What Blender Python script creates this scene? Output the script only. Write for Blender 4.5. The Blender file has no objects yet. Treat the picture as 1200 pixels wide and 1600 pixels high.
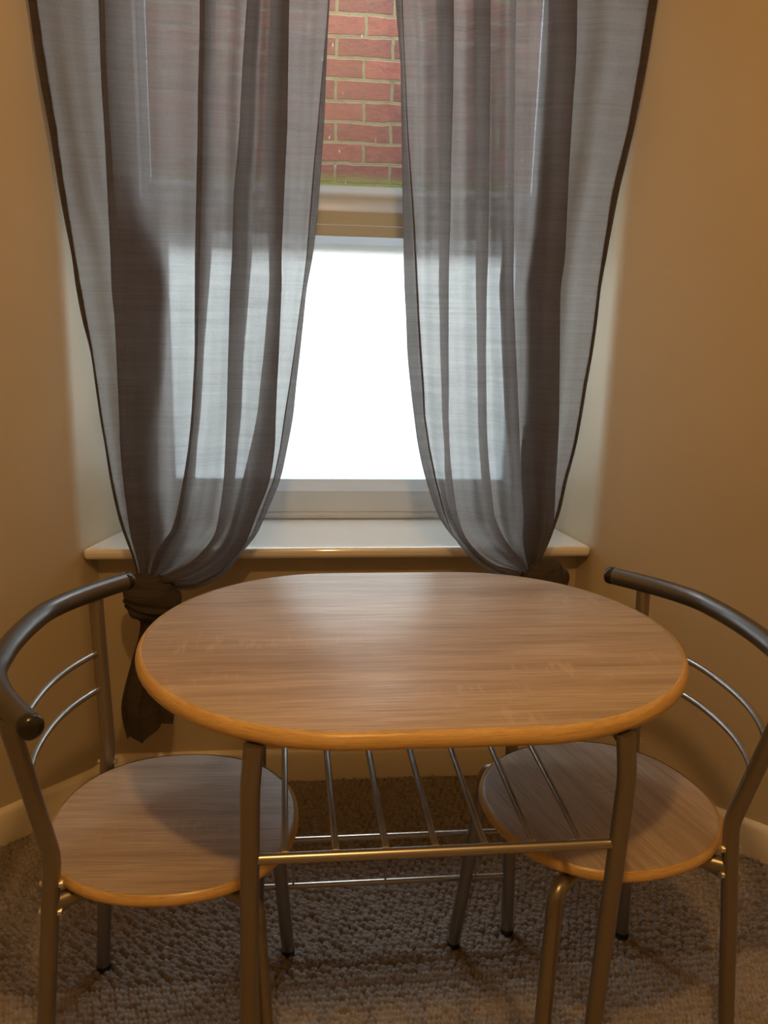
import bpy, math, random
import numpy as np
from mathutils import Vector, Matrix

random.seed(7)
SC = bpy.context.scene
COL = SC.collection

# ------------------------------------------------------------------ camera
cam_data = bpy.data.cameras.new('camera')
cam = bpy.data.objects.new('camera', cam_data)
COL.objects.link(cam)
cam_data.sensor_fit = 'VERTICAL'
cam_data.sensor_height = 36.0
cam_data.lens = 31.05
cam_data.clip_start = 0.05
RIGHT = Vector((0.99362, -0.10933, 0.02756))
DOWN = Vector((-0.00114, -0.25417, -0.96716))
FWD = Vector((0.11274, 0.96096, -0.25267))
M3 = Matrix((RIGHT, -DOWN, -FWD)).transposed()
cam.matrix_world = Matrix.Translation((0, 0, 1.28)) @ M3.to_4x4()
SC.camera = cam

# ------------------------------------------------------------------ view
SC.view_settings.view_transform = 'Standard'
SC.view_settings.look = 'None'
SC.view_settings.gamma = 1.0
SC.view_settings.use_curve_mapping = False
SC.view_settings.exposure = 0.0
SC.cycles.max_bounces = 12
SC.cycles.transparent_max_bounces = 24
SC.cycles.transmission_bounces = 10
SC.cycles.sample_clamp_indirect = 6.0
SC.cycles.caustics_reflective = False

# ------------------------------------------------------------------ world and lights
SKY = 2.4
DAYLIGHT = 320.0
LAMP = 37.0
w = bpy.data.worlds.new('overcast_sky')
SC.world = w
w.use_nodes = True
bg = w.node_tree.nodes['Background']
bg.inputs[0].default_value = (0.86, 0.93, 1.0, 1)
bg.inputs[1].default_value = SKY


def add_light(name, kind, loc, energy, color, rot=(0, 0, 0), **kw):
    l = bpy.data.lights.new(name, kind)
    l.energy = energy
    l.color = color
    for k, v in kw.items():
        setattr(l, k, v)
    o = bpy.data.objects.new(name, l)
    o.location = loc
    o.rotation_euler = rot
    COL.objects.link(o)
    return o


# daylight coming down between the house and the brick wall opposite
add_light('daylight_above_lightwell', 'AREA', (0.16, 3.07, 3.02), DAYLIGHT, (0.90, 0.97, 1.0),
          rot=(math.radians(-43), 0, 0), shape='RECTANGLE', size=2.4, size_y=0.28)
# the room's warm ceiling lamp, above and just in front of the photographer
add_light('ceiling_lamp', 'POINT', (0.06, 0.17, 2.28), LAMP, (1.0, 0.545, 0.175), shadow_soft_size=0.045)


# ------------------------------------------------------------------ node helpers
class NT:
    def __init__(self, name):
        self.m = bpy.data.materials.new(name)
        self.m.use_nodes = True
        self.t = self.m.node_tree
        self.t.nodes.clear()
        self.out = self.t.nodes.new('ShaderNodeOutputMaterial')

    def n(self, typ, **kw):
        nd = self.t.nodes.new(typ)
        for k, v in kw.items():
            if hasattr(nd, k):
                setattr(nd, k, v)
        return nd

    def l(self, a, b):
        self.t.links.new(a, b)

    def setv(self, nd, **kw):
        for k, v in kw.items():
            nd.inputs[k.replace('_', ' ')].default_value = v

    def coords(self, scale=(1, 1, 1), rot=(0, 0, 0), kind='Object'):
        tc = self.n('ShaderNodeTexCoord')
        mp = self.n('ShaderNodeMapping')
        mp.inputs['Scale'].default_value = scale
        mp.inputs['Rotation'].default_value = rot
        self.l(tc.outputs[kind], mp.inputs[0])
        return mp.outputs[0]

    def noise(self, vec, scale, detail=4, rough=0.55, dist=0.0):
        nd = self.n('ShaderNodeTexNoise')
        nd.inputs['Scale'].default_value = scale
        nd.inputs['Detail'].default_value = detail
        nd.inputs['Roughness'].default_value = rough
        nd.inputs['Distortion'].default_value = dist
        if vec is not None:
            self.l(vec, nd.inputs['Vector'])
        return nd.outputs[0]

    def ramp(self, fac, stops, interp='LINEAR'):
        nd = self.n('ShaderNodeValToRGB')
        nd.color_ramp.interpolation = interp
        e = nd.color_ramp.elements
        while len(e) < len(stops):
            e.new(0.5)
        for i, (p, c) in enumerate(stops):
            e[i].position = p
            e[i].color = (c, c, c, 1) if isinstance(c, (int, float)) else (*c, 1)
        self.l(fac, nd.inputs[0])
        return nd.outputs[0]

    def mix(self, fac, a, b, mode='MIX'):
        nd = self.n('ShaderNodeMix', data_type='RGBA', blend_type=mode)
        for sock, v in ((nd.inputs[0], fac), (nd.inputs[6], a), (nd.inputs[7], b)):
            if isinstance(v, (int, float)):
                sock.default_value = v
            elif isinstance(v, tuple):
                sock.default_value = (*v, 1)
            else:
                self.l(v, sock)
        return nd.outputs[2]

    def math(self, op, a, b=0.0):
        nd = self.n('ShaderNodeMath', operation=op)
        for i, v in enumerate((a, b)):
            if isinstance(v, (int, float)):
                nd.inputs[i].default_value = v
            else:
                self.l(v, nd.inputs[i])
        return nd.outputs[0]

    def bump(self, h, strength=0.2, dist=0.01):
        nd = self.n('ShaderNodeBump')
        nd.inputs['Strength'].default_value = strength
        nd.inputs['Distance'].default_value = dist
        self.l(h, nd.inputs['Height'])
        return nd.outputs[0]

    def pbr(self, color, rough=0.5, metal=0.0, normal=None, spec=0.5, coat=0.0):
        p = self.n('ShaderNodeBsdfPrincipled')
        for k, v in (('Base Color', color), ('Roughness', rough), ('Metallic', metal)):
            if isinstance(v, tuple):
                p.inputs[k].default_value = (*v, 1)
            elif isinstance(v, (int, float)):
                p.inputs[k].default_value = v
            else:
                self.l(v, p.inputs[k])
        p.inputs['Specular IOR Level'].default_value = spec
        p.inputs['Coat Weight'].default_value = coat
        p.inputs['Coat Roughness'].default_value = 0.06
        p.inputs['Coat IOR'].default_value = 1.8
        if normal is not None:
            self.l(normal, p.inputs['Normal'])
        self.l(p.outputs[0], self.out.inputs[0])
        return self.m


def mat_wall():
    t = NT('cream_wall_paint')
    v = t.coords()
    n1 = t.noise(v, 2.2, 3)
    n2 = t.noise(v, 90, 3)
    c = t.mix(t.ramp(n1, [(0.35, 0.0), (0.7, 1.0)]), (0.51, 0.435, 0.315), (0.545, 0.47, 0.34))
    return t.pbr(c, 0.42, normal=t.bump(n2, 0.06, 0.004), spec=0.35)


def mat_gloss_white():
    t = NT('gloss_white_paint')
    n1 = t.noise(t.coords(), 14, 3)
    c = t.mix(n1, (0.84, 0.84, 0.83), (0.88, 0.88, 0.87))
    return t.pbr(c, 0.09, normal=t.bump(n1, 0.03, 0.003), spec=1.0, coat=1.0)


def mat_sash():
    t = NT('satin_white_window_paint')
    n1 = t.noise(t.coords((1, 8, 8)), 9, 3)
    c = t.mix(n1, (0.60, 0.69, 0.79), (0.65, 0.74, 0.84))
    return t.pbr(c, 0.3, normal=t.bump(n1, 0.04, 0.003), spec=0.5)


def mat_cream_trim():
    t = NT('cream_gloss_skirting_paint')
    n1 = t.noise(t.coords(), 20, 3)
    c = t.mix(n1, (0.76, 0.70, 0.55), (0.80, 0.74, 0.60))
    return t.pbr(c, 0.25, normal=t.bump(n1, 0.05, 0.003), spec=0.5)


def mat_ceiling():
    t = NT('white_ceiling_paint')
    n1 = t.noise(t.coords(), 40, 3)
    return t.pbr(t.mix(n1, (0.78, 0.76, 0.70), (0.82, 0.80, 0.75)), 0.8)


def mat_top(rot=0.0, name='grey_oak_laminate'):
    t = NT(name)
    v = t.coords((1.0, 9.0, 9.0), (0, 0, rot))
    vf = t.coords((3.0, 120.0, 120.0), (0, 0, rot))
    band = t.noise(v, 1.7, 4, 0.55, 0.35)
    streak = t.noise(t.coords((0.9, 15, 15), (0, 0, rot)), 2.6, 5, 0.6, 0.25)
    pores = t.noise(vf, 3.0, 4, 0.6)
    c = t.ramp(band, [(0.28, (0.34, 0.255, 0.195)), (0.45, (0.47, 0.375, 0.295)), (0.58, (0.54, 0.445, 0.36)), (0.75, (0.43, 0.335, 0.26))])
    c = t.mix(t.ramp(streak, [(0.36, 0.38), (0.52, 0.0)]), c, (0.30, 0.215, 0.16))
    c = t.mix(t.ramp(pores, [(0.42, 0.45), (0.55, 0.0)]), c, (0.27, 0.195, 0.145))
    # pale cross flecks of sawn oak
    fl = t.noise(t.coords((62, 15, 15), (0, 0, rot)), 1.3, 2, 0.5)
    zone = t.noise(t.coords((3.2, 9, 9), (0, 0, rot)), 1.1, 1)
    fmask = t.math('MULTIPLY', t.ramp(fl, [(0.56, 0.0), (0.64, 1.0)]), t.ramp(zone, [(0.55, 0.0), (0.66, 0.26)]))
    c = t.mix(fmask, c, (0.66, 0.56, 0.45))
    rn = t.ramp(pores, [(0.3, 0.44), (0.7, 0.32)])
    return t.pbr(c, rn, normal=t.bump(pores, 0.10, 0.002), spec=0.45)


def mat_edge():
    t = NT('honey_oak_edge_band')
    v = t.coords((2.2, 2.2, 60))
    g = t.noise(v, 5, 5, 0.6, 0.5)
    f = t.noise(t.coords((14, 14, 300)), 4, 3)
    c = t.ramp(g, [(0.3, (0.54, 0.34, 0.13)), (0.55, (0.70, 0.48, 0.21)), (0.75, (0.62, 0.40, 0.165))])
    c = t.mix(t.ramp(f, [(0.4, 0.35), (0.55, 0.0)]), c, (0.40, 0.20, 0.07))
    return t.pbr(c, 0.33, spec=0.5)


def mat_metal(name, col, rough, scale=260):
    t = NT(name)
    n1 = t.noise(t.coords(), scale, 2)
    c = t.mix(n1, tuple(x * 0.95 for x in col), tuple(min(1, x * 1.05) for x in col))
    return t.pbr(c, rough, 0.85, spec=0.5)


def mat_black():
    t = NT('black_plastic')
    n1 = t.noise(t.coords(), 300, 2)
    return t.pbr(t.mix(n1, (0.012, 0.011, 0.010), (0.02, 0.018, 0.017)), 0.18, spec=0.6)


def mat_carpet():
    t = NT('brown_grey_loop_carpet')
    v = t.coords()
    n1 = t.noise(v, 170, 3, 0.7)
    n2 = t.noise(v, 700, 2, 0.6)
    n3 = t.noise(v, 5, 3)
    c = t.ramp(n1, [(0.32, (0.20, 0.17, 0.15)), (0.5, (0.29, 0.255, 0.225)), (0.68, (0.38, 0.335, 0.30))])
    c = t.mix(t.ramp(n2, [(0.4, 0.0), (0.7, 0.25)]), c, (0.56, 0.50, 0.44))
    c = t.mix(t.ramp(n3, [(0.4, 0.0), (0.75, 0.25)]), c, (0.24, 0.17, 0.115))
    # the paler woven border nearest the doorway
    sep = t.n('ShaderNodeSeparateXYZ')
    t.l(v, sep.inputs[0])
    wob = t.math('ADD', sep.outputs[1], t.math('MULTIPLY', t.noise(v, 25, 2), 0.012))
    m = t.ramp(wob, [(0.0, 1.0), (1.0, 1.0)])
    lt = t.math('LESS_THAN', wob, 1.410)
    pale = t.mix(0.22, c, (0.62, 0.50, 0.37))
    c = t.mix(lt, c, pale)
    return t.pbr(c, 0.95, normal=t.bump(n2, 0.5, 0.003), spec=0.15)


def mat_brick():
    t = NT('old_red_brick')
    v0 = t.coords()
    # distort a little so the courses are not ruled
    nn = t.n('ShaderNodeTexNoise')
    nn.inputs['Scale'].default_value = 9
    t.l(v0, nn.inputs['Vector'])
    sub = t.n('ShaderNodeVectorMath', operation='MULTIPLY_ADD')
    t.l(nn.outputs[1], sub.inputs[0])
    sub.inputs[1].default_value = (0.020, 0.0, 0.018)
    t.l(v0, sub.inputs[2])
    sep = t.n('ShaderNodeSeparateXYZ')
    t.l(sub.outputs[0], sep.inputs[0])
    cb = t.n('ShaderNodeCombineXYZ')
    t.l(sep.outputs[0], cb.inputs[0])
    t.l(t.math('ADD', sep.outputs[2], 0.030), cb.inputs[1])
    b = t.n('ShaderNodeTexBrick')
    t.l(cb.outputs[0], b.inputs['Vector'])
    b.inputs['Color1'].default_value = (0.135, 0.044, 0.034, 1)
    b.inputs['Color2'].default_value = (0.080, 0.030, 0.026, 1)
    b.inputs['Mortar'].default_value = (0.105, 0.088, 0.050, 1)
    b.inputs['Scale'].default_value = 1.0
    b.inputs['Mortar Size'].default_value = 0.0062
    b.inputs['Mortar Smooth'].default_value = 0.25
    b.inputs['Brick Width'].default_value = 0.186
    b.inputs['Row Height'].default_value = 0.0655
    n1 = t.noise(v0, 26, 5, 0.65)
    c = t.mix(t.ramp(n1, [(0.45, 0.0), (0.75, 0.55)]), b.outputs[0], (0.055, 0.030, 0.026))
    # moss along the foot of the wall
    s2 = t.n('ShaderNodeSeparateXYZ')
    t.l(v0, s2.inputs[0])
    z = t.math('ADD', s2.outputs[2], t.math('MULTIPLY', t.noise(v0, 18, 3), 0.03))
    moss = t.n('ShaderNodeMapRange')
    t.l(z, moss.inputs[0])
    for i, x in ((1, 1.625), (2, 1.65), (3, 0.8), (4, 0.0)):
        moss.inputs[i].default_value = x
    c = t.mix(moss.outputs[0], c, (0.085, 0.09, 0.028))
    # splashes of old white paint
    sp = t.noise(t.coords((1.0, 1, 0.35)), 60, 2, 0.5)
    zone = t.noise(v0, 4.2, 1)
    c = t.mix(t.math('MULTIPLY', t.ramp(sp, [(0.70, 0.0), (0.73, 1.0)]), t.ramp(zone, [(0.5, 0), (0.58, 0.8)])), c, (0.4, 0.38, 0.36))
    h = t.math('ADD', b.outputs[1], t.math('MULTIPLY', n1, -0.5))
    nb = t.n('ShaderNodeBump', invert=True)
    nb.inputs['Strength'].default_value = 0.6
    nb.inputs['Distance'].default_value = 0.008
    t.l(h, nb.inputs['Height'])
    return t.pbr(c, 0.9, normal=nb.outputs[0], spec=0.2)


def mat_clear_glass():
    t = NT('clear_window_glass')
    tr = t.n('ShaderNodeBsdfTransparent')
    tr.inputs[0].default_value = (0.95, 0.97, 0.97, 1)
    gl = t.n('ShaderNodeBsdfGlossy')
    gl.inputs['Roughness'].default_value = 0.38
    fr = t.n('ShaderNodeFresnel')
    fr.inputs[0].default_value = 1.5
    mx = t.n('ShaderNodeMixShader')
    t.l(t.math('MULTIPLY', fr.outputs[0], 0.8), mx.inputs[0])
    t.l(tr.outputs[0], mx.inputs[1])
    t.l(gl.outputs[0], mx.inputs[2])
    t.l(mx.outputs[0], t.out.inputs[0])
    return t.m


def mat_frosted():
    t = NT('white_frosted_glass')
    n1 = t.noise(t.coords((1, 1, 0.6)), 5, 4)
    c = t.mix(n1, (0.90, 0.955, 0.955), (0.97, 0.985, 0.985))
    tr = t.n('ShaderNodeBsdfTranslucent')
    t.l(c, tr.inputs[0])
    gl = t.n('ShaderNodeBsdfGlossy')
    gl.inputs['Roughness'].default_value = 0.12
    mx = t.n('ShaderNodeMixShader')
    mx.inputs[0].default_value = 0.04
    t.l(tr.outputs[0], mx.inputs[1])
    t.l(gl.outputs[0], mx.inputs[2])
    t.l(mx.outputs[0], t.out.inputs[0])
    return t.m


def mat_curtain(name='sheer_grey_slub_voile', k=1.0, dark=1.0):
    t = NT(name)
    thread = t.noise(t.coords((5, 5, 260)), 1.0, 4, 0.65)
    slub = t.noise(t.coords((9, 9, 90)), 1.0, 3, 0.5)
    fine = t.noise(t.coords((700, 700, 300)), 1.0, 1)
    mixn = t.math('ADD', t.math('MULTIPLY', thread, 0.65), t.math('MULTIPLY', slub, 0.35))
    op = t.ramp(mixn, [(0.36, 0.20 * k), (0.62, 0.135 * k)])          # share of light passing straight through
    col = t.mix(t.ramp(mixn, [(0.38, 0.0), (0.62, 1.0)]), (0.33, 0.30, 0.278), (0.25, 0.226, 0.208))
    col = t.mix(t.ramp(fine, [(0.4, 0), (0.7, 0.25)]), col, (0.44, 0.41, 0.39))
    tp = t.n('ShaderNodeBsdfTransparent')
    tl = t.n('ShaderNodeBsdfTranslucent')
    df = t.n('ShaderNodeBsdfDiffuse')
    tlc = t.mix(1.0, col, (0.98 * dark, 1.02 * dark, 1.08 * dark), 'MULTIPLY')
    t.l(tlc, tl.inputs[0])
    t.l(t.mix(1.0, col, (0.50, 0.46, 0.42), 'MULTIPLY'), df.inputs[0])
    nb = t.bump(mixn, 0.15, 0.002)
    t.l(nb, df.inputs['Normal'])
    m1 = t.n('ShaderNodeMixShader')
    m1.inputs[0].default_value = 0.40
    t.l(tl.outputs[0], m1.inputs[1])
    t.l(df.outputs[0], m1.inputs[2])
    m2 = t.n('ShaderNodeMixShader')
    t.l(op, m2.inputs[0])
    t.l(m1.outputs[0], m2.inputs[1])
    t.l(tp.outputs[0], m2.inputs[2])
    t.l(m2.outputs[0], t.out.inputs[0])
    return t.m


MAT = dict(wall=mat_wall(), gloss=mat_gloss_white(), sash=mat_sash(), trim=mat_cream_trim(), ceil=mat_ceiling(),
           top=mat_top(), seatx=mat_top(0.10, 'grey_oak_seat_laminate'), edge=mat_edge(),
           steel=mat_metal('satin_silver_tube', (0.30, 0.27, 0.235), 0.34),
           thin=mat_metal('bright_silver_rod', (0.42, 0.40, 0.38), 0.27),
           gun=mat_metal('gunmetal_tube', (0.17, 0.165, 0.165), 0.33),
           bolt=mat_metal('polished_bolt', (0.8, 0.78, 0.74), 0.15),
           black=mat_black(), carpet=mat_carpet(), brick=mat_brick(),
           glass=mat_clear_glass(), frost=mat_frosted(), voile=mat_curtain(),
           hem=mat_curtain('layered_grey_voile', 0.06, 0.35))


# ------------------------------------------------------------------ mesh helpers
class MB:
    """collects vertices and faces for ONE mesh object"""

    def __init__(self):
        self.v = []
        self.f = []

    def add(self, vs, fs):
        k = len(self.v)
        self.v += [tuple(p) for p in vs]
        self.f += [tuple(i + k for i in q) for q in fs]

    def box(self, x0, x1, y0, y1, z0, z1):
        self.add([(x, y, z) for x in (x0, x1) for y in (y0, y1) for z in (z0, z1)],
                 [(0, 1, 3, 2), (4, 6, 7, 5), (0, 4, 5, 1), (2, 3, 7, 6), (0, 2, 6, 4), (1, 5, 7, 3)])

    def prism(self, poly, z0, z1):
        n = len(poly)
        self.add([(x, y, z0) for x, y in poly] + [(x, y, z1) for x, y in poly],
                 [tuple(range(n - 1, -1, -1)), tuple(range(n, 2 * n))] +
                 [(i, (i + 1) % n, n + (i + 1) % n, n + i) for i in range(n)])

    def prof_x(self, prof, x0, x1):
        """(y, z) outline swept along x"""
        n = len(prof)
        self.add([(x0, y, z) for y, z in prof] + [(x1, y, z) for y, z in prof],
                 [tuple(range(n)), tuple(range(2 * n - 1, n - 1, -1))] +
                 [(i, n + i, n + (i + 1) % n, (i + 1) % n) for i in range(n)])

    def tube(self, pts, r, seg=20, caps=True, dome=0.0):
        pts = [Vector(p) for p in pts]
        n = len(pts)
        tang = []
        for i in range(n):
            a = pts[max(i - 1, 0)]
            b = pts[min(i + 1, n - 1)]
            tang.append((b - a).normalized())
        up = Vector((0, 0, 1)) if abs(tang[0].z) < 0.9 else Vector((1, 0, 0))
        nrm = (up - tang[0] * up.dot(tang[0])).normalized()
        rings = []
        for i in range(n):
            nrm = (nrm - tang[i] * nrm.dot(tang[i])).normalized()
            bi = tang[i].cross(nrm)
            rings.append((pts[i], nrm, bi, r[i] if isinstance(r, (list, tuple)) else r, tang[i]))
        if dome:
            def capr(base, s):
                p, a, b, rr, tg = base
                return [(p + tg * s * rr * dome * math.sin(q), a, b, rr * math.cos(q), tg) for q in (0.35, 0.7, 1.05, 1.35)]
            rings = list(reversed(capr(rings[0], -1))) + rings + capr(rings[-1], 1)
        vs = []
        for p, a, b, rr, _ in rings:
            for k in range(seg):
                q = 2 * math.pi * k / seg
                vs.append(p + a * (rr * math.cos(q)) + b * (rr * math.sin(q)))
        fs = []
        m = len(rings)
        for i in range(m - 1):
            for k in range(seg):
                k2 = (k + 1) % seg
                fs.append((i * seg + k, i * seg + k2, (i + 1) * seg + k2, (i + 1) * seg + k))
        if caps:
            fs.append(tuple(range(seg - 1, -1, -1)))
            fs.append(tuple((m - 1) * seg + k for k in range(seg)))
        self.add(vs, fs)

    def lathe(self, c, prof, seg=48, shape=None):
        """(radius, z) profile about the vertical through c; shape(angle)->(x,y) unit outline"""
        vs, fs = [], []
        for rr, z in prof:
            for k in range(seg):
                q = 2 * math.pi * k / seg
                sx, sy = shape(q) if shape else (math.cos(q), math.sin(q))
                vs.append((c[0] + rr * sx, c[1] + rr * sy, c[2] + z))
        m = len(prof)
        for i in range(m - 1):
            for k in range(seg):
                k2 = (k + 1) % seg
                fs.append((i * seg + k, i * seg + k2, (i + 1) * seg + k2, (i + 1) * seg + k))
        fs.append(tuple(range(seg - 1, -1, -1)))
        fs.append(tuple((m - 1) * seg + k for k in range(seg)))
        self.add(vs, fs)

    def build(self, name, mat, parent=None, smooth=True, bevel=0.0, angle=40):
        me = bpy.data.meshes.new(name)
        me.from_pydata(self.v, [], self.f)
        me.validate()
        me.update()
        import bmesh
        bm = bmesh.new()
        bm.from_mesh(me)
        bmesh.ops.recalc_face_normals(bm, faces=bm.faces)
        if smooth:
            lim = math.radians(angle)
            for e in bm.edges:
                if len(e.link_faces) == 2 and e.calc_face_angle(0) > lim:
                    e.smooth = False
            for f in bm.faces:
                f.smooth = True
        bm.to_mesh(me)
        bm.free()
        me.materials.append(mat)
        o = bpy.data.objects.new(name, me)
        COL.objects.link(o)
        if parent:
            o.parent = parent
        if bevel:
            b = o.modifiers.new('bevel', 'BEVEL')
            b.width = bevel
            b.segments = 3
            b.limit_method = 'ANGLE'
            b.angle_limit = math.radians(35)
            b.harden_normals = False
        return o


def empty(name, loc=(0, 0, 0), rz=0.0):
    o = bpy.data.objects.new(name, None)
    o.location = loc
    o.rotation_euler = (0, 0, rz)
    o.empty_display_size = 0.1
    COL.objects.link(o)
    return o


def tag(o, label=None, cat=None, group=None, kind=None):
    for k, v in (('label', label), ('category', cat), ('group', group), ('kind', kind)):
        if v:
            o[k] = v
    return o


def fillet(pts, rad, n=8):
    """round the inner corners of a polyline"""
    P = [Vector(p) for p in pts]
    out = [P[0]]
    for i in range(1, len(P) - 1):
        a, b, c = P[i - 1], P[i], P[i + 1]
        u, v = (a - b), (c - b)
        lu, lv = u.length, v.length
        u.normalize()
        v.normalize()
        ang = u.angle(v)
        if ang > math.pi - 1e-3:
            out.append(b)
            continue
        d = min(rad / math.tan(ang / 2), lu * 0.48, lv * 0.48)
        p0, p2 = b + u * d, b + v * d
        for k in range(n + 1):
            s = k / n
            out.append(p0 * (1 - s) ** 2 + b * 2 * s * (1 - s) + p2 * s * s)
    out.append(P[-1])
    return out


def structure(o, label=None):
    o['kind'] = 'structure'
    if label:
        o['label'] = label
    return o


# ------------------------------------------------------------------ room shell
H = 2.70
# inner line of each splayed side wall, from the window outwards, with rounded corners
LW = fillet([(-0.365, 2.42, 0), (-0.372, 2.29, 0), (-0.472, 2.035, 0), (-0.668, 1.852, 0), (-1.50, 1.08, 0), (-1.50, -1.7, 0)], 0.07, 10)
RW = fillet([(0.690, 2.42, 0), (0.706, 2.29, 0), (0.765, 2.035, 0), (1.104, 1.690, 0), (1.70, 1.08, 0), (1.70, -1.7, 0)], 0.07, 10)


def wall_prism(line, side, z0=0.0, z1=H):
    m = MB()
    outer = []
    n = len(line)
    for i, p in enumerate(line):
        a, b = line[max(i - 1, 0)], line[min(i + 1, n - 1)]
        t = (b - a).normalized()
        nrm = Vector((t.y, -t.x, 0)) * side
        outer.append(p + nrm * 0.12)
    vs = []
    for p, q in zip(line, outer):
        vs += [(p.x, p.y, z0), (p.x, p.y, z1), (q.x, q.y, z0), (q.x, q.y, z1)]
    fs = []
    for i in range(n - 1):
        k = i * 4
        fs += [(k, k + 4, k + 5, k + 1), (k + 2, k + 3, k + 7, k + 6), (k + 1, k + 5, k + 7, k + 3), (k, k + 2, k + 6, k + 4)]
    fs += [(0, 1, 3, 2), ((n - 1) * 4, (n - 1) * 4 + 2, (n - 1) * 4 + 3, (n - 1) * 4 + 1)]
    m.add(vs, fs)
    return m


structure(wall_prism(LW, 1).build('wall_left', MAT['wall'], angle=30), 'cream wall splayed away to the left of the window')
structure(wall_prism(RW, -1).build('wall_right', MAT['wall'], angle=30), 'cream wall splayed away to the right of the window')

m = MB()
m.box(-0.50, 0.80, 2.10, 2.44, 0.0, 0.629)
structure(m.build('wall_back', MAT['wall'], smooth=False), 'cream painted wall below the window sill')
m = MB()
m.box(-0.50, 0.82, 2.29, 2.44, 2.44, H)
structure(m.build('wall_above_window', MAT['wall'], smooth=False), 'cream wall above the window')
m = MB()
m.box(-1.62, 1.82, -1.82, -1.70, 0.0, H)
structure(m.build('wall_rear', MAT['wall'], smooth=False), 'cream wall behind the photographer')
m = MB()
m.box(-1.62, 1.82, -1.82, 2.44, H, H + 0.1)
structure(m.build('ceiling', MAT['ceil'], smooth=False), 'white ceiling')


# carpeted floor: the loops are modelled, in a finer grid where the floor is near the table
def loops(X, Y):
    """height of the loop pile: staggered round loops, rows of small stitches nearer the room"""
    def cells(px, py, sx, sy, jit, seed):
        gy = np.floor(py / sy)
        best = np.full(px.shape, 9.0)
        hb = np.zeros(px.shape)
        for dy in (-1, 0, 1):
            for dx in (-1, 0, 1):
                ry = gy + dy
                off = (np.mod(ry, 2)) * 0.5
                gx = np.floor(px / sx - off) + dx
                h1 = np.mod(np.sin(gx * 127.1 + ry * 311.7 + seed) * 43758.5453, 1.0)
                h2 = np.mod(np.sin(gx * 269.5 + ry * 183.3 + seed) * 28001.8384, 1.0)
                cx = (gx + 0.5 + off + (h1 - 0.5) * jit) * sx
                cy = (ry + 0.5 + (h2 - 0.5) * jit) * sy
                d = np.sqrt(((px - cx) / sx) ** 2 + ((py - cy) / sy) ** 2)
                up = d < best
                best = np.where(up, d, best)
                hb = np.where(up, 0.75 + 0.5 * h1, hb)
        return np.sqrt(np.clip(1.0 - (best / 0.60) ** 2, 0, 1)) * hb
    a = cells(X + 0.25 * Y, Y, 0.0150, 0.0120, 0.38, 1.0)
    b = cells(X, Y, 0.0085, 0.0145, 0.30, 7.0)
    wgt = np.clip((Y - 1.402) / 0.006, 0, 1)
    return a * wgt + b * (1 - wgt) * 0.85


STEP = 0.0021
gx = np.arange(-0.95, 1.45, STEP)
gy = np.arange(0.98, 2.16, STEP)
GX, GY = np.meshgrid(gx, gy)
GZ = -0.0145 + 0.0145 * loops(GX, GY)
fade = np.minimum.reduce([(GX - gx[0]), (gx[-1] - GX), (GY - gy[0]), np.full(GX.shape, 1.0)]) / 0.02
GZ = GZ * np.clip(fade, 0, 1)
nx, ny = len(gx), len(gy)
V = np.stack([GX, GY, GZ], -1).reshape(-1, 3)
idx = np.arange(nx * ny).reshape(ny, nx)
F = np.stack([idx[:-1, :-1], idx[:-1, 1:], idx[1:, 1:], idx[1:, :-1]], -1).reshape(-1, 4)
# plain surround out to the walls
x0, x1, y0, y1 = gx[0], gx[-1], gy[0], gy[-1]
ext = []
extf = []
for (a, b, c, d) in ((-1.62, 1.82, -1.82, y0), (-1.62, x0, y0, y1), (x1, 1.82, y0, y1), (-1.62, 1.82, y1, 2.44)):
    k = len(V) + len(ext)
    ext += [(a, c, 0), (b, c, 0), (b, d, 0), (a, d, 0)]
    extf.append((k, k + 1, k + 2, k + 3))
V = np.concatenate([V, np.array(ext)])
F = np.concatenate([F, np.array(extf)])
me = bpy.data.meshes.new('floor')
me.vertices.add(len(V))
me.vertices.foreach_set('co', V.astype(np.float32).ravel())
me.loops.add(F.size)
me.loops.foreach_set('vertex_index', F.astype(np.int32).ravel())
me.polygons.add(len(F))
me.polygons.foreach_set('loop_start', np.arange(0, F.size, 4, dtype=np.int32))
me.polygons.foreach_set('use_smooth', np.ones(len(F), dtype=bool))
me.update(calc_edges=True)
me.materials.append(MAT['carpet'])
fl = bpy.data.objects.new('floor', me)
COL.objects.link(fl)
structure(fl, 'brown grey loop pile carpet')


# skirting boards following the walls
def skirting(name, line, side, label):
    m = MB()
    prof = [(0.0, 0.0), (0.017, 0.0), (0.017, 0.074), (0.013, 0.084), (0.006, 0.090), (0.0, 0.090)]
    n = len(line)
    vs, fs = [], []
    for i, p in enumerate(line):
        a, b = line[max(i - 1, 0)], line[min(i + 1, n - 1)]
        t = (b - a).normalized()
        nr = Vector((t.y, -t.x, 0)) * -side
        for o, z in prof:
            q = p + nr * (o - 0.002)
            vs.append((q.x, q.y, z - 0.004))
    k = len(prof)
    for i in range(n - 1):
        for j in range(k):
            j2 = (j + 1) % k
            fs.append((i * k + j, i * k + j2, (i + 1) * k + j2, (i + 1) * k + j))
    fs += [tuple(range(k)), tuple((n - 1) * k + j for j in range(k))]
    m.add(vs, fs)
    return structure(m.build(name, MAT['trim'], angle=50), label)


def at_or_after(line, ymax):
    """the part of the wall line in front of the wall under the sill"""
    i = next(i for i, p in enumerate(line) if p.y < ymax)
    a, b = line[i - 1], line[i]
    s = (a.y - ymax) / (a.y - b.y)
    return [a.lerp(b, s)] + line[i:]


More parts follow.
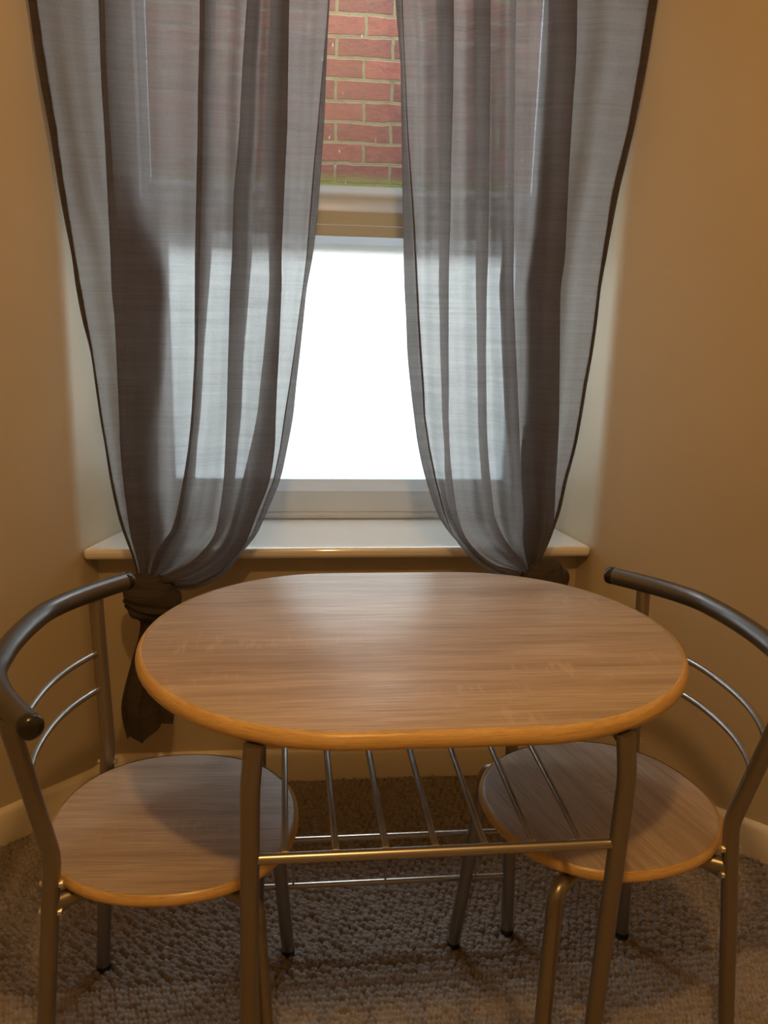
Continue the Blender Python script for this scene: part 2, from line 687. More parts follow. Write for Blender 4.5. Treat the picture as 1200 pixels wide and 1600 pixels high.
lw = at_or_after(LW, 2.10)
rw = at_or_after(RW, 2.10)
skirting('baseboard_left', lw, 1, 'cream skirting board along the left wall')
skirting('baseboard_right', rw, -1, 'cream skirting board along the right wall')
bl = [Vector((lw[0].x, 2.10, 0)), Vector((rw[0].x, 2.10, 0))]
skirting('baseboard_back', bl, -1, 'cream skirting board under the window')

# ------------------------------------------------------------------ window
win = empty('window_1', (0.16, 2.33, 0.655))
structure(win, 'white painted window with clear upper pane and frosted lower pane')


def wpart(m, name, mat, **kw):
    o = m.build(name, mat, None, **kw)
    o.parent = win
    o.matrix_parent_inverse = Matrix.Translation((-0.16, -2.33, -0.655))
    return o


XL, XR = -0.378, 0.712            # edges of the opening
m = MB()
m.box(XL, -0.345, 2.30, 2.44, 0.655, 2.44)
m.box(0.662, XR, 2.30, 2.44, 0.655, 2.44)
m.box(-0.345, 0.662, 2.30, 2.44, 2.40, 2.44)
m.prof_x([(2.304, 0.655), (2.304, 0.671), (2.309, 0.674), (2.44, 0.674), (2.44, 0.655)], -0.345, 0.662)
wpart(m, 'window_frame', MAT['sash'], bevel=0.003)
m = MB()      # lower sash
m.prof_x([(2.310, 0.674), (2.310, 0.731), (2.313, 0.734), (2.334, 0.758), (2.352, 0.758), (2.350, 0.674)], -0.345, 0.662)
m.prof_x([(2.331, 1.368), (2.310, 1.386), (2.310, 1.412), (2.312, 1.414), (2.324, 1.416), (2.324, 1.446), (2.352, 1.448), (2.352, 1.368)], -0.345, 0.662)
for a, b, s in ((-0.345, -0.303, 1), (0.662, 0.618, -1)):
    xo = a
    xi = b
    g = xi + s * 0.018
    pr = [(xo, 2.310), (xi, 2.310), (g, 2.328), (g, 2.350), (xo, 2.350)]
    m.prism(pr, 0.674, 1.448)
wpart(m, 'lower_sash', MAT['sash'])
m = MB()
m.box(-0.292, 0.606, 2.345, 2.349, 0.750, 1.376)
wpart(m, 'frosted_pane', MAT['frost'], smooth=False)
m = MB()      # upper sash, behind the lower one
m.prof_x([(2.362, 1.440), (2.362, 1.478), (2.378, 1.499), (2.387, 1.512), (2.394, 1.512), (2.394, 1.440)], -0.345, 0.662)
m.box(-0.345, 0.662, 2.362, 2.405, 2.35, 2.40)
for a, b, s in ((-0.345, -0.345, 1), (0.662, 0.662, -1)):
    g = a + s * 0.016
    m.prism([(a, 2.362), (a + s * 0.004, 2.362), (g, 2.386), (g, 2.405), (a, 2.405)], 1.44, 2.40)
wpart(m, 'upper_sash', MAT['sash'])
m = MB()
m.box(-0.335, 0.652, 2.388, 2.392, 1.508, 2.36)
wpart(m, 'clear_pane', MAT['glass'], smooth=False)

# window sill board with rounded nose
m = MB()
m.prism([(-0.470, 2.040), (-0.460, 2.034), (0.752, 2.034), (0.764, 2.040), (0.704, 2.306), (-0.372, 2.306)], 0.628, 0.655)
s = m.build('trim_1', MAT['gloss'], bevel=0.010)
structure(s, 'glossy white window sill board with rounded front edge')

# brick wall across the light well, and the house wall around the window outside
m = MB()
m.box(-2.6, 3.2, 3.20, 3.42, 0.2, 2.95)
structure(m.build('wall_outside', MAT['brick'], smooth=False), 'red brick wall outside the window, mossy at its foot')

# ------------------------------------------------------------------ curtains
LEFT_FOLDS = {   # (x, z) of each fold line in millimetres, top to tie
    'E0': [(-513,2010),(-508,1957),(-489,1785),(-485,1729),(-480,1673),(-473,1616),(-465,1557),(-459,1498),(-453,1437),(-445,1375),(-436,1313),(-431,1249),(-422,1184),(-409,1117),(-403,1050),(-397,981),(-389,910),(-382,838),(-371,765),(-362,727),(-351,694),(-341,663),(-335,639),(-330,614)],
    'H0': [(-493,2010),(-488,1957),(-471,1786),(-466,1730),(-460,1674),(-455,1616),(-449,1558),(-445,1498),(-440,1438),(-434,1376),(-428,1313),(-420,1249),(-412,1184),(-404,1117),(-398,1050),(-392,981),(-384,910),(-376,839),(-364,765),(-355,727),(-345,694),(-336,663),(-330,639),(-327,614)],
    'Al': [(-351,2013),(-352,1959),(-353,1793),(-354,1736),(-355,1679),(-355,1621),(-354,1562),(-354,1502),(-354,1441),(-354,1379),(-354,1315),(-355,1251),(-352,1185),(-352,1118),(-352,1050),(-352,981),(-353,910),(-350,839),(-345,765),(-341,727),(-335,694),(-327,663),(-322,639),(-320,614)],
    'Ar': [(-315,2014),(-315,1959),(-314,1795),(-314,1739),(-314,1681),(-313,1623),(-312,1564),(-304,1504),(-297,1443),(-269,1381),(-252,1318),(-244,1254),(-248,1188),(-253,1120),(-259,1052),(-269,982),(-271,911),(-275,839),(-269,765),(-263,723),(-272,690),(-286,660),(-298,636),(-304,614)],
    'Bl': [(-151,2018),(-154,1961),(-161,1804),(-163,1747),(-166,1689),(-169,1630),(-171,1570),(-174,1509),(-177,1447),(-180,1384),(-183,1320),(-185,1255),(-187,1189),(-189,1121),(-194,1053),(-200,983),(-209,911),(-222,839),(-238,765),(-252,726),(-276,693),(-290,663),(-298,636),(-302,614)],
    'Br': [(-125,2018),(-127,1961),(-133,1805),(-135,1748),(-137,1690),(-140,1631),(-142,1572),(-143,1511),(-145,1449),(-149,1385),(-152,1321),(-158,1256),(-165,1189),(-172,1122),(-177,1053),(-183,983),(-192,912),(-198,839),(-204,765),(-211,723),(-226,690),(-248,660),(-271,635),(-292,612)],
    'Cl': [(-53,2020),(-58,1962),(-70,1809),(-75,1752),(-80,1693),(-84,1634),(-88,1574),(-94,1513),(-101,1450),(-104,1387),(-107,1323),(-112,1257),(-115,1191),(-118,1123),(-121,1054),(-124,984),(-128,912),(-133,839),(-144,765),(-155,720),(-176,687),(-208,656),(-249,632),(-283,612)],
    'Cr': [(-32,2020),(-36,1962),(-45,1811),(-49,1753),(-54,1695),(-57,1635),(-59,1575),(-60,1514),(-62,1452),(-64,1388),(-67,1324),(-73,1258),(-79,1191),(-86,1123),(-90,1054),(-94,984),(-102,912),(-110,839),(-123,765),(-135,717),(-157,684),(-191,653),(-235,627),(-279,611)],
    'Dl': [(-14,2021),(-17,1962),(-25,1812),(-28,1754),(-31,1696),(-34,1636),(-37,1576),(-36,1515),(-35,1453),(-33,1389),(-31,1325),(-31,1259),(-37,1192),(-43,1124),(-51,1055),(-59,984),(-74,912),(-92,839),(-112,765),(-127,714),(-147,680),(-180,650),(-224,623),(-273,609)],
    'Dr': [(15,2022),(14,1963),(12,1814),(11,1756),(10,1698),(9,1639),(8,1578),(5,1517),(2,1454),(-1,1390),(-4,1326),(-4,1260),(-7,1193),(-10,1125),(-14,1055),(-17,985),(-20,913),(-32,840),(-60,765),(-81,708),(-104,672),(-144,637),(-204,610),(-265,606)],
    'E1': [(100,2023),(97,1964),(92,1818),(89,1761),(87,1702),(85,1642),(83,1581),(79,1520),(75,1457),(69,1393),(62,1328),(50,1261),(43,1194),(36,1126),(28,1056),(21,985),(8,913),(-8,840),(-38,765),(-63,710),(-99,665),(-137,619),(-202,585),(-259,586)],
    'H1': [(106,2023),(101,1964),(89,1818),(85,1760),(80,1702),(75,1642),(70,1581),(64,1519),(59,1456),(54,1392),(49,1327),(41,1261),(32,1194),(23,1125),(13,1056),(2,985),(-8,913),(-23,840),(-51,765),(-73,711),(-107,671),(-144,628),(-204,596),(-263,597)],
}
RIGHT_FOLDS = {   # (x, z) of each fold line in millimetres, top to tie
    'E0': [(788,2039),(781,1972),(770,1858),(765,1797),(760,1736),(753,1674),(745,1611),(735,1547),(724,1481),(716,1415),(709,1347),(702,1279),(700,1209),(696,1138),(689,1066),(683,993),(675,918),(661,842),(650,764),(638,723),(628,693),(617,669),(610,650),(607,628)],
    'H0': [(766,2039),(761,1971),(751,1856),(747,1796),(743,1735),(737,1673),(731,1610),(720,1546),(709,1481),(704,1414),(699,1347),(695,1279),(693,1209),(689,1138),(681,1066),(676,993),(668,918),(653,842),(642,764),(631,723),(623,693),(614,669),(607,650),(604,628)],
    'Dr': [(588,2035),(590,1969),(593,1847),(597,1788),(600,1728),(600,1667),(601,1605),(602,1541),(604,1477),(606,1411),(608,1344),(604,1276),(608,1207),(613,1137),(618,1065),(623,992),(626,917),(627,842),(630,764),(629,720),(620,692),(611,668),(604,649),(601,626)],
    'Dl': [(540,2034),(541,1969),(543,1844),(546,1785),(548,1725),(547,1664),(547,1602),(546,1539),(546,1475),(540,1409),(535,1342),(532,1274),(536,1205),(540,1135),(545,1064),(549,991),(548,917),(550,841),(556,764),(560,717),(565,687),(570,663),(575,644),(579,625)],
    'Cr': [(455,2032),(459,1968),(466,1840),(469,1781),(472,1722),(476,1661),(479,1599),(482,1536),(486,1472),(490,1407),(494,1341),(498,1273),(505,1205),(513,1135),(521,1064),(529,991),(537,917),(546,841),(556,764),(557,714),(561,684),(567,660),(572,641),(576,623)],
    'Cl': [(452,2032),(456,1968),(462,1840),(465,1781),(468,1721),(471,1661),(474,1599),(476,1536),(479,1472),(478,1407),(476,1340),(475,1273),(482,1204),(489,1134),(497,1063),(505,991),(518,917),(530,841),(543,764),(551,717),(559,686),(566,660),(570,641),(575,623)],
    'Br': [(405,2031),(408,1967),(414,1837),(417,1778),(420,1719),(423,1658),(426,1597),(429,1534),(432,1470),(435,1405),(438,1339),(439,1272),(442,1203),(445,1134),(450,1062),(455,990),(462,916),(473,841),(486,764),(508,714),(533,680),(554,656),(564,638),(572,622)],
    'Bl': [(374,2030),(378,1967),(386,1835),(390,1777),(393,1718),(397,1657),(401,1596),(405,1533),(409,1469),(414,1405),(418,1339),(422,1271),(427,1203),(432,1133),(437,1062),(442,990),(449,916),(459,841),(471,764),(491,711),(516,676),(541,651),(558,635),(569,620)],
    'Ar': [(333,2029),(335,1967),(339,1833),(342,1774),(344,1715),(346,1655),(347,1593),(348,1531),(350,1467),(352,1402),(353,1337),(355,1270),(358,1201),(361,1132),(365,1061),(368,989),(374,916),(384,841),(398,764),(419,712),(453,670),(497,640),(537,627),(562,619)],
    'Al': [(299,2028),(302,1966),(309,1831),(313,1773),(316,1714),(319,1653),(322,1592),(326,1530),(329,1466),(333,1402),(337,1336),(339,1269),(344,1201),(348,1132),(354,1061),(359,989),(367,916),(373,841),(389,764),(408,708),(443,664),(488,635),(531,624),(559,617)],
    'H1': [(221,2027),(226,1965),(237,1827),(241,1769),(246,1710),(251,1650),(256,1589),(263,1527),(270,1464),(277,1400),(283,1334),(289,1268),(295,1200),(302,1131),(310,1060),(316,989),(330,915),(348,841),(371,764),(391,715),(424,668),(471,632),(522,619),(555,614)],
    'E1': [(207,2026),(212,1965),(224,1826),(231,1768),(238,1710),(241,1650),(244,1589),(247,1527),(250,1463),(254,1399),(257,1334),(261,1267),(267,1199),(272,1130),(281,1060),(292,988),(305,915),(325,841),(354,764),(380,721),(410,687),(450,644),(503,611),(543,604)],
}


FOLD_ORDER_L = ['H0', 'E0', 'Ar', 'Al', 'Br', 'Bl', 'Cr', 'Cl', 'Dr', 'Dl', 'E1', 'H1']
FOLD_ORDER_R = ['H1', 'E1', 'Ar', 'Al', 'Br', 'Bl', 'Cr', 'Cl', 'Dr', 'Dl', 'E0', 'H0']


def curtain_sheet(folds, order, signs, y0, tie_y, seed):
    """one continuous cloth: runs across, doubles back at every fold line, runs on; gathered into the tie"""
    rnd = random.Random(seed)
    rows = len(folds['E0'])
    SUB = 5
    # resample every fold line with a smooth spline
    lines = {}
    for k, pts in folds.items():
        P = np.array(pts, float) / 1000.0
        t = np.arange(rows)
        tt = np.linspace(0, rows - 1, (rows - 1) * SUB + 1)
        out = []
        for s in tt:
            i = min(int(s), rows - 2)
            f = s - i
            p0, p1, p2, p3 = P[max(i - 1, 0)], P[i], P[i + 1], P[min(i + 2, rows - 1)]
            out.append(0.5 * (2 * p1 + (p2 - p0) * f + (2 * p0 - 5 * p1 + 4 * p2 - p3) * f * f + (3 * p1 - p0 - 3 * p2 + p3) * f ** 3))
        lines[k] = np.array(out)
    N = len(tt)
    ph = [rnd.uniform(0, 6.28) for _ in range(20)]
    verts = []
    ncol = None
    for r in range(N):
        u = r / (N - 1)
        g = max(0.0, (u - 0.80) / 0.20)           # how far into the gather
        amp = 1.0 - 0.45 * g
        yb = y0 * (1 - g) + tie_y * g
        ctrl = []
        # (x, z, dy) control points; folds get a small rounded turn
        for j, k in enumerate(order):
            x, z = lines[k][r]
            fold = (j - 2) // 2
            if j == 0:
                ctrl.append((x, z, 0.007))
            elif j == 1:
                ctrl.append((x, z, 0.003))
            elif j == len(order) - 2:
                ctrl.append((x, z, 0.003))
            elif j == len(order) - 1:
                ctrl.append((x, z, 0.007))
            else:
                s = signs[fold]
                first = (j % 2 == 0)
                d = (-0.017 if first else 0.017) * s * amp
                ctrl.append((x, z, d))
        pts = []
        for j in range(len(ctrl)):
            x, z, d = ctrl[j]
            turn = 1 <= j <= len(ctrl) - 2
            if turn:
                xp, zp, dp = ctrl[j - 1]
                xn, zn, dn = ctrl[j + 1]
                e1 = min(0.004, abs(x - xp) * 0.2)
                e2 = min(0.004, abs(x - xn) * 0.2)
                dirp = 1 if xp > x else -1
                h = 0.0024
                sg = 1 if (dn - dp) >= 0 else -1
                pts.append((x + dirp * e1, z, d - sg * h, 't'))
                pts.append((x + dirp * e1 * 0.25, z, d - sg * h * 0.6, 't'))
                pts.append((x, z, d, 't'))
                pts.append((x + dirp * e2 * 0.25, z, d + sg * h * 0.6, 't'))
                pts.append((x + dirp * e2, z, d + sg * h, 's%d' % j))
            else:
                pts.append((x, z, d, 's%d' % j))
        row = []
        for a in range(len(pts) - 1):
            x, z, d, tg = pts[a]
            x2, z2, d2, _ = pts[a + 1]
            row.append((x, yb + d, z))
            if tg[0] == 's':
                j = int(tg[1:])
                wide = (j % 2 == 1)                # the single-layer span between two folds
                K = 15 if wide else 5
                for q in range(1, K):
                    s = q / K
                    ss = s * s * (3 - 2 * s)
                    wv = 0.0
                    if wide:
                        wv = (0.008 * math.sin(2 * math.pi * s * 1.5 + ph[j] + 0.7 * u) +
                              0.004 * math.sin(2 * math.pi * s * 3.2 + ph[j + 1] - 1.5 * u)) * math.sin(math.pi * s) * (1 - 0.5 * g)
                        wv += 0.0012 * math.sin(40 * u + 9 * s + ph[j]) * math.sin(math.pi * s)
                    row.append((x + (x2 - x) * s, yb + d + (d2 - d) * ss + wv, z + (z2 - z) * s))
        x, z, d, _ = pts[-1]
        row.append((x, yb + d, z))
        ncol = len(row)
        verts += row
    m = MB()
    m.add(verts, [(r * ncol + c, r * ncol + c + 1, (r + 1) * ncol + c + 1, (r + 1) * ncol + c)
                  for r in range(N - 1) for c in range(ncol - 1)])
    return m


def hem_strip(folds, outer, inner, y0, tie_y, side):
    """the stitched double hem down one edge of the cloth"""
    m = MB()
    A = np.array(folds[outer], float) / 1000.0
    B = np.array(folds[inner], float) / 1000.0
    n = len(A)
    vs = []
    tt = np.linspace(0, n - 1, (n - 1) * 4 + 1)
    for s in tt:
        a = np.array([np.interp(s, range(n), A[:, 0]), np.interp(s, range(n), A[:, 1])])
        b = np.array([np.interp(s, range(n), B[:, 0]), np.interp(s, range(n), B[:, 1])])
        g = max(0.0, (s / (n - 1) - 0.80) / 0.20)
        y = y0 * (1 - g) + tie_y * g + (0.0048 if side > 0 else -0.004)
        for q in ((0.10, 0.5, 0.95) if side > 0 else (0.88, 0.96, 1.04)):
            p = a + (b - a) * q
            vs.append((p[0], y + 0.0008 * math.sin(6 * s), p[1]))
    m.add(vs, [(3 * r + c, 3 * r + c + 1, 3 * r + c + 4, 3 * r + c + 3) for r in range(len(tt) - 1) for c in range(2)])
    return m


def cloth_blob(c, rad, tilt, ridges, seed, lump=0.08):
    """the wrapped band of the tie: a rounded body with the cloth's creases running round it"""
    m = MB()
    nu, nv = 72, 44
    vs, fs = [], []
    R = Matrix.Rotation(tilt, 3, 'Y')
    for j in range(nv + 1):
        th = math.pi * j / nv
        for i in range(nu):
            p = 2 * math.pi * i / nu
            n = Vector((math.sin(th) * math.cos(p), math.sin(th) * math.sin(p), math.cos(th)))
            crease = 0.0
            for (z0, wd, dp, sl) in ridges:
                q = (n.z - z0 - sl * n.x) / wd
                crease -= dp * math.exp(-q * q)
            k = 1 + crease + lump * math.sin(3 * p + seed) * math.sin(th) * 0.6 + lump * 0.4 * math.sin(5 * p + 7 * th + seed)
            w = Vector((n.x * rad[0] * k, n.y * rad[1] * k, n.z * rad[2] * k))
            w = R @ w
            vs.append((c[0] + w.x, c[1] + w.y, c[2] + w.z))
    for j in range(nv):
        for i in range(nu):
            i2 = (i + 1) % nu
            fs.append((j * nu + i, j * nu + i2, (j + 1) * nu + i2, (j + 1) * nu + i))
    m.add(vs, fs)
    return m


def cloth_tail(rows_, y, waves, depth, seed, thick_rows=40, hem=True):
    """the loose cloth below the tie: left edge and right edge lines (x, z), pleated between them"""
    m = MB()
    K = 90
    T = thick_rows
    vs, fs = [], []
    P = np.array(rows_, float)                     # xl, zl, xr, zr, depth factor
    for r in range(T + 1):
        s = r / T * (len(P) - 1)
        i = min(int(s), len(P) - 2)
        f = s - i
        p0, p1, p2, p3 = P[max(i - 1, 0)], P[i], P[i + 1], P[min(i + 2, len(P) - 1)]
        a = 0.5 * (2 * p1 + (p2 - p0) * f + (2 * p0 - 5 * p1 + 4 * p2 - p3) * f * f + (3 * p1 - p0 - 3 * p2 + p3) * f ** 3)
        for k in range(K + 1):
            q = k / K
            fold = math.sin(2 * math.pi * waves * q + seed)
            x = a[0] + (a[2] - a[0]) * (q + 0.045 * math.sin(4 * math.pi * waves * q + 2 * seed))
            z = a[1] + (a[3] - a[1]) * q
            if r > T * 0.8:
                z -= 0.016 * math.sin(math.pi * q) * (r - T * 0.8) / (T * 0.2)
            vs.append((x, y + depth * a[4] * fold, z))
    W = K + 1
    for r in range(T):
        for k in range(K):
            fs.append((r * W + k, r * W + k + 1, (r + 1) * W + k + 1, (r + 1) * W + k))
    m.add(vs, fs)
    return m


def thicken(o, t):
    s = o.modifiers.new('thickness', 'SOLIDIFY')
    s.thickness = t
    s.offset = 0
    return o


def child(o, root):
    o.parent = root
    o.matrix_parent_inverse = root.matrix_basis.inverted()
    return o


cl = empty('curtain', (-0.32, 1.97, 0.60))
tag(cl, 'sheer grey curtain left of the window gap, its knot low beside the left chair', 'curtain', 'knotted sheer curtains')
child(curtain_sheet(LEFT_FOLDS, FOLD_ORDER_L, [-1, -1, -1, 1], 1.96, 1.945, 3).build('drape', MAT['voile'], angle=75), cl)
child(hem_strip(LEFT_FOLDS, 'E0', 'H0', 1.96, 1.945, 1).build('hem', MAT['hem']), cl)
child(hem_strip(LEFT_FOLDS, 'E1', 'H1', 1.96, 1.945, -1).build('seam', MAT['hem']), cl)
child(cloth_blob((-0.302, 1.945, 0.566), (0.068, 0.048, 0.058), 0.42,
                 [(-0.15, 0.10, 0.10, 0.25), (-0.48, 0.09, 0.12, 0.15), (0.55, 0.10, 0.06, 0.3)], 1.0).build('knot', MAT['hem'], angle=80), cl)
# x left, z left, x right, z right, fold depth
child(cloth_tail([(-0.330, 0.545, -0.270, 0.525, 0.5), (-0.335, 0.480, -0.262, 0.450, 0.7), (-0.360, 0.400, -0.252, 0.380, 0.9),
                  (-0.388, 0.290, -0.256, 0.310, 1.0), (-0.378, 0.205, -0.262, 0.262, 1.1)],
                 1.945, 1.6, 0.022, 0.6).build('loose_tail', MAT['hem'], angle=80), cl)

cr = empty('curtain', (0.60, 1.97, 0.60))
tag(cr, 'sheer grey curtain right of the window gap, knotted behind the far table edge', 'curtain', 'knotted sheer curtains')
child(curtain_sheet(RIGHT_FOLDS, FOLD_ORDER_R, [1, 1, 1, 1], 1.96, 1.945, 11).build('drape', MAT['voile'], angle=75), cr)
child(hem_strip(RIGHT_FOLDS, 'E0', 'H0', 1.96, 1.945, 1).build('hem', MAT['hem']), cr)
child(hem_strip(RIGHT_FOLDS, 'E1', 'H1', 1.96, 1.945, -1).build('seam', MAT['hem']), cr)
child(cloth_blob((0.612, 1.940, 0.598), (0.062, 0.046, 0.050), -0.45,
                 [(-0.1, 0.12, 0.08, 0.3), (0.5, 0.10, 0.06, -0.2)], 2.0).build('knot', MAT['hem'], angle=80), cr)
child(cloth_tail([(0.575, 0.575, 0.640, 0.580, 0.5), (0.580, 0.500, 0.640, 0.500, 0.7), (0.570, 0.400, 0.650, 0.410, 0.9),
                  (0.560, 0.320, 0.655, 0.330, 1.0)],
                 1.945, 2.5, 0.020, 1.9).build('loose_tail', MAT['hem'], angle=80), cr)

# ------------------------------------------------------------------ dining table
TX, TY = 0.200, 1.266
table = empty('dining_table', (TX, TY, 0))
tag(table, 'oval-ended oak effect dining table with silver legs and a slatted rack, in the window bay', 'table')


def stadium(r, hl, n=40):
    pts = []
    for k in range(n + 1):
        a = -math.pi / 2 + math.pi * k / n
        pts.append((hl + r * math.cos(a), r * math.sin(a)))
    for k in range(n + 1):
        a = math.pi / 2 + math.pi * k / n
        pts.append((-hl + r * math.cos(a), r * math.sin(a)))
    return pts


def stadium_rings(prof, hl):
    m = MB()
    rings = [stadium(r, hl) for r, z in prof]
    n = len(rings[0])
    vs, fs = [], []
    for (r, z), ring in zip(prof, rings):
        vs += [(x, y, z) for x, y in ring]
    for i in range(len(prof) - 1):
        for k in range(n):
            k2 = (k + 1) % n
            fs.append((i * n + k, i * n + k2, (i + 1) * n + k2, (i + 1) * n + k))
    fs += [tuple(range(n)), tuple((len(prof) - 1) * n + k for k in range(n))]
    m.add(vs, fs)
    return m


HL = 0.109
stadium_rings([(0.296, 0.7275), (0.300, 0.7275), (0.3005, 0.7498), (0.2990, 0.7506)], HL).build('tabletop', MAT['top'], table)
m = stadium_rings([(0.3008, 0.7270), (0.3040, 0.7265), (0.3075, 0.7285), (0.3098, 0.7330), (0.3102, 0.7380), (0.3090, 0.7430),
                   (0.3060, 0.7475), (0.3030, 0.7497), (0.3003, 0.7505)], HL)
m.f = m.f[:-2]
tag(m.build('edge_band', MAT['edge'], table, angle=70), 'honey-coloured rounded oak edge')

LX = 0.241
for sx in (-1, 1):
    for sy in (-1, 1):
        m = MB()
        path = fillet([(sx * (LX + 0.012), sy * 0.226, 0.008), (sx * (LX + 0.001), sy * 0.287, 0.665), (sx * (LX - 0.004), sy * 0.281, 0.7265)], 0.14, 10)
        m.tube(path, 0.0125, 24)
        leg = m.build('leg', MAT['steel'], table)
        m = MB()
        m.tube([(sx * (LX + 0.012), sy * 0.226, -0.003), (sx * (LX + 0.012), sy * 0.2263, 0.008)], [0.0132, 0.0134], 24)
        tag(m.build('foot_cap', MAT['black'], leg), 'black plastic foot cap')


def leg_y(z):
    return 0.226 + (0.287 - 0.226) * z / 0.665


def leg_x(z):
    return LX + 0.012 - 0.011 * z / 0.665


ZR = 0.562
for sy in (-1, 1):
    m = MB()
    x = leg_x(ZR) - 0.010
    m.tube([(-x, sy * leg_y(ZR), ZR), (x, sy * leg_y(ZR), ZR)], 0.0072, 18)
    m.build('rack_rail', MAT['thin'], table)
for i in range(7):
    x = -0.199 + i * 0.0652
    m = MB()
    yy = leg_y(ZR) - 0.002
    m.tube([(x, -yy, ZR + 0.0055), (x, yy, ZR + 0.0055)], 0.0048, 14)
    m.build('rack_bar', MAT['thin'], table)
# low stretchers between the two rear legs, joined by short pins
for z in (0.221, 0.124):
    m = MB()
    x = leg_x(z) - 0.010
    m.tube([(-x, leg_y(z), z), (x, leg_y(z), z)], 0.0062, 16)
    m.build('stretcher', MAT['thin'], table)
for x in (-0.182, 0.0, 0.182):
    m = MB()
    m.tube([(x, leg_y(0.124), 0.124), (x, leg_y(0.221), 0.221)], 0.0022, 10)
    m.build('stretcher_pin', MAT['thin'], table)
for sx in (-1, 1):          # bearers under the top, carrying it on the legs
    m = MB()
    m.tube([(sx * (LX - 0.004), -0.270, 0.7165), (sx * (LX - 0.004), 0.270, 0.7165)], 0.0105, 18)
    m.build('top_bearer', MAT['steel'], table)


# ------------------------------------------------------------------ chairs (front = +x)
def squircle(q):
    n = 2.18
    c, s = math.cos(q), math.sin(q)
    k = (abs(c) ** n + abs(s) ** n) ** (-1 / n)
    return c * k, s * k


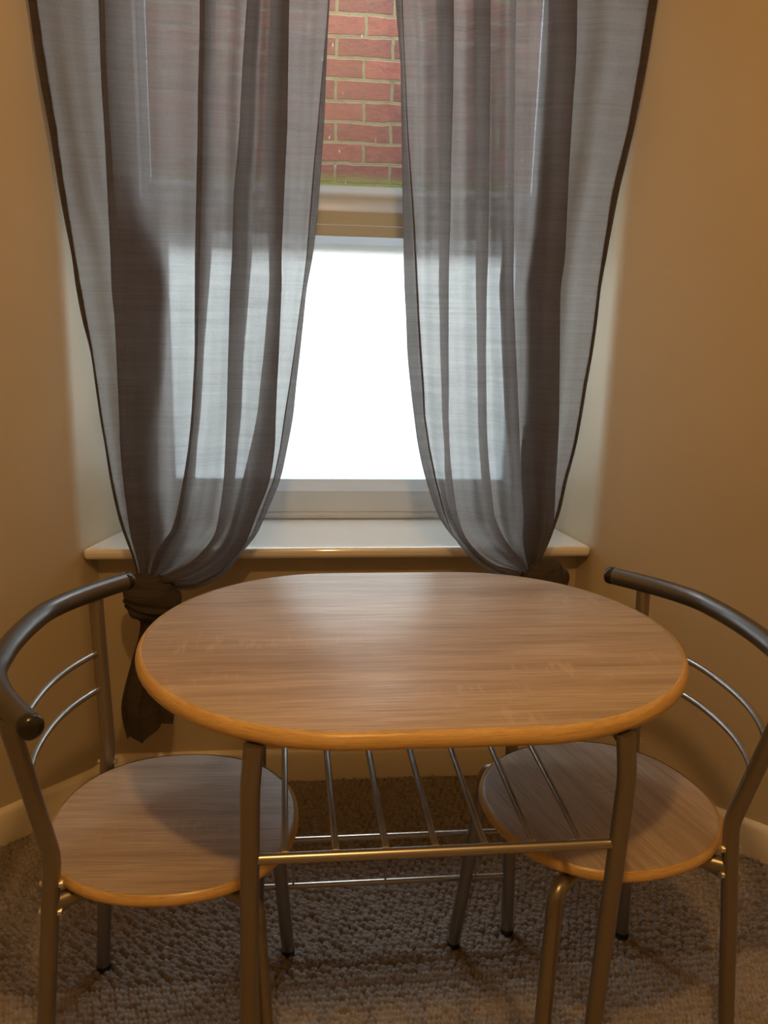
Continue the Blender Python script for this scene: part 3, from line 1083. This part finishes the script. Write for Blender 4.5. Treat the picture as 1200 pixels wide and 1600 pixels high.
def make_chair(loc, rz, label, seat_rot):
    root = empty('dining_chair', loc, rz)
    tag(root, label, 'chair', 'oak seated tubular dining chairs')
    m = MB()
    m.lathe((0, 0, 0), [(0.170, -0.0175), (0.186, -0.0175), (0.191, -0.0150), (0.193, -0.010), (0.1915, -0.004), (0.188, -0.0008), (0.184, 0.0)], 72, squircle)
    seat = m.build('seat', MAT['top'], root, angle=60)
    seat.location = (0.009, 0, 0.450)
    seat.rotation_euler = (0, 0, seat_rot)
    m = MB()
    m.lathe((0, 0, 0), [(0.1862, -0.0182), (0.1905, -0.0172), (0.1940, -0.0138), (0.1947, -0.0095), (0.1932, -0.0045), (0.1893, -0.0008), (0.1880, 0.0002)], 72, squircle)
    m.f = m.f[:-2]
    eb = m.build('edge_band', MAT['edge'], seat, angle=60)
    tag(eb, 'honey-coloured rounded oak seat edge')
    for s in (-1, 1):
        m = MB()      # rear upright: one tube from the floor to the top rail
        path = fillet([(-0.172, s * 0.186, 0.006), (-0.133, s * 0.160, 0.495), (-0.156, s * 0.220, 0.742)], 0.10, 10)
        m.tube(path, 0.0125, 24)
        up = m.build('rear_leg', MAT['steel'], root)
        m = MB()
        m.tube([(-0.172, s * 0.186, -0.003), (-0.172, s * 0.186, 0.008)], 0.0133, 24)
        tag(m.build('foot_cap', MAT['black'], up), 'black plastic foot cap')
        for zb in (0.452, 0.408):
            m = MB()
            xb = -0.133 - (0.495 - zb) * 0.079
            yb = s * (0.160 + (0.495 - zb) * 0.053)
            m.tube([(xb - 0.010, yb, zb), (xb - 0.0155, yb, zb)], [0.0052, 0.0035], 12)
            m.tube([(xb + 0.010, yb, zb), (xb + 0.0170, yb, zb)], [0.0058, 0.0058], 6)
            tag(m.build('bolt', MAT['bolt'], up), 'polished bolt through the tube')
        m = MB()      # front leg, bent back under the seat to the upright
        path = fillet([(0.177, s * 0.216, 0.006), (0.148, s * 0.170, 0.4190), (0.085, s * 0.120, 0.4190), (-0.08, s * 0.122, 0.4185), (-0.134, s * 0.158, 0.4185)], 0.024, 12)
        m.tube(path, 0.0125, 24)
        fr = m.build('front_leg', MAT['steel'], root)
        m = MB()
        m.tube([(0.177, s * 0.216, -0.003), (0.177, s * 0.216, 0.008)], 0.0133, 24)
        tag(m.build('foot_cap', MAT['black'], fr), 'black plastic foot cap')
    # big curved top rail
    m = MB()
    half = [(-0.112, 0.264), (-0.138, 0.232), (-0.165, 0.195), (-0.189, 0.155), (-0.207, 0.112), (-0.214, 0.068), (-0.2175, 0.024)]
    path = [(x, y, 0.750) for x, y in half] + [(x, -y, 0.750) for x, y in reversed(half)]
    P = [Vector(p) for p in path]
    sm = []
    for i in range(len(P) - 1):
        p0, p1, p2, p3 = P[max(i - 1, 0)], P[i], P[i + 1], P[min(i + 2, len(P) - 1)]
        for k in range(5):
            f = k / 5
            sm.append(0.5 * (2 * p1 + (p2 - p0) * f + (2 * p0 - 5 * p1 + 4 * p2 - p3) * f * f + (3 * p1 - p0 - 3 * p2 + p3) * f ** 3))
    sm.append(P[-1])
    m.tube(sm, 0.0162, 32)
    rail = m.build('top_rail', MAT['gun'], root)
    tag(rail, 'thick dark grey curved tube')
    for s in (-1, 1):
        m = MB()
        d = (Vector((-0.112, 0.264 * s, 0)) - Vector((-0.138, 0.232 * s, 0))).normalized()
        e = Vector((-0.112, 0.264 * s, 0.750))
        m.tube([e - d * 0.003, e + d * 0.004], 0.0166, 32, dome=0.62)
        tag(m.build('end_cap', MAT['black'], rail), 'glossy black plastic end cap')
    # two thin curved back bars
    for z, yh, sag, xa in ((0.645, 0.196, 0.052, -0.147), (0.585, 0.182, 0.048, -0.1415)):
        m = MB()
        m.tube([(xa - sag * (1 - abs(2 * k / 24 - 1) ** 2.2), -yh + 2 * yh * k / 24, z) for k in range(25)], 0.0057, 16)
        m.build('back_bar', MAT['thin'], root)
    # cross brace between the uprights and bearer plate under the seat
    m = MB()
    m.tube([(-0.140 + 0.05 * (1 - (2 * k / 16 - 1) ** 2), -0.163 + 0.326 * k / 16, 0.400) for k in range(17)], 0.0075, 14)
    m.build('cross_brace', MAT['steel'], root)
    for x in (0.06, -0.06):
        m = MB()
        m.box(x - 0.012, x + 0.012, -0.145, 0.145, 0.429, 0.4322)
        m.build('seat_bearer', MAT['steel'], root, smooth=False)
    return root


make_chair((-0.180, 1.262, 0), math.radians(-2.8), 'oak seated silver tube chair at the left end of the table, beside the curtain tail', 0.0)
make_chair((0.532, 1.265, 0), math.radians(185.0), 'oak seated silver tube chair at the right end of the table, by the bare wall', math.radians(-80))
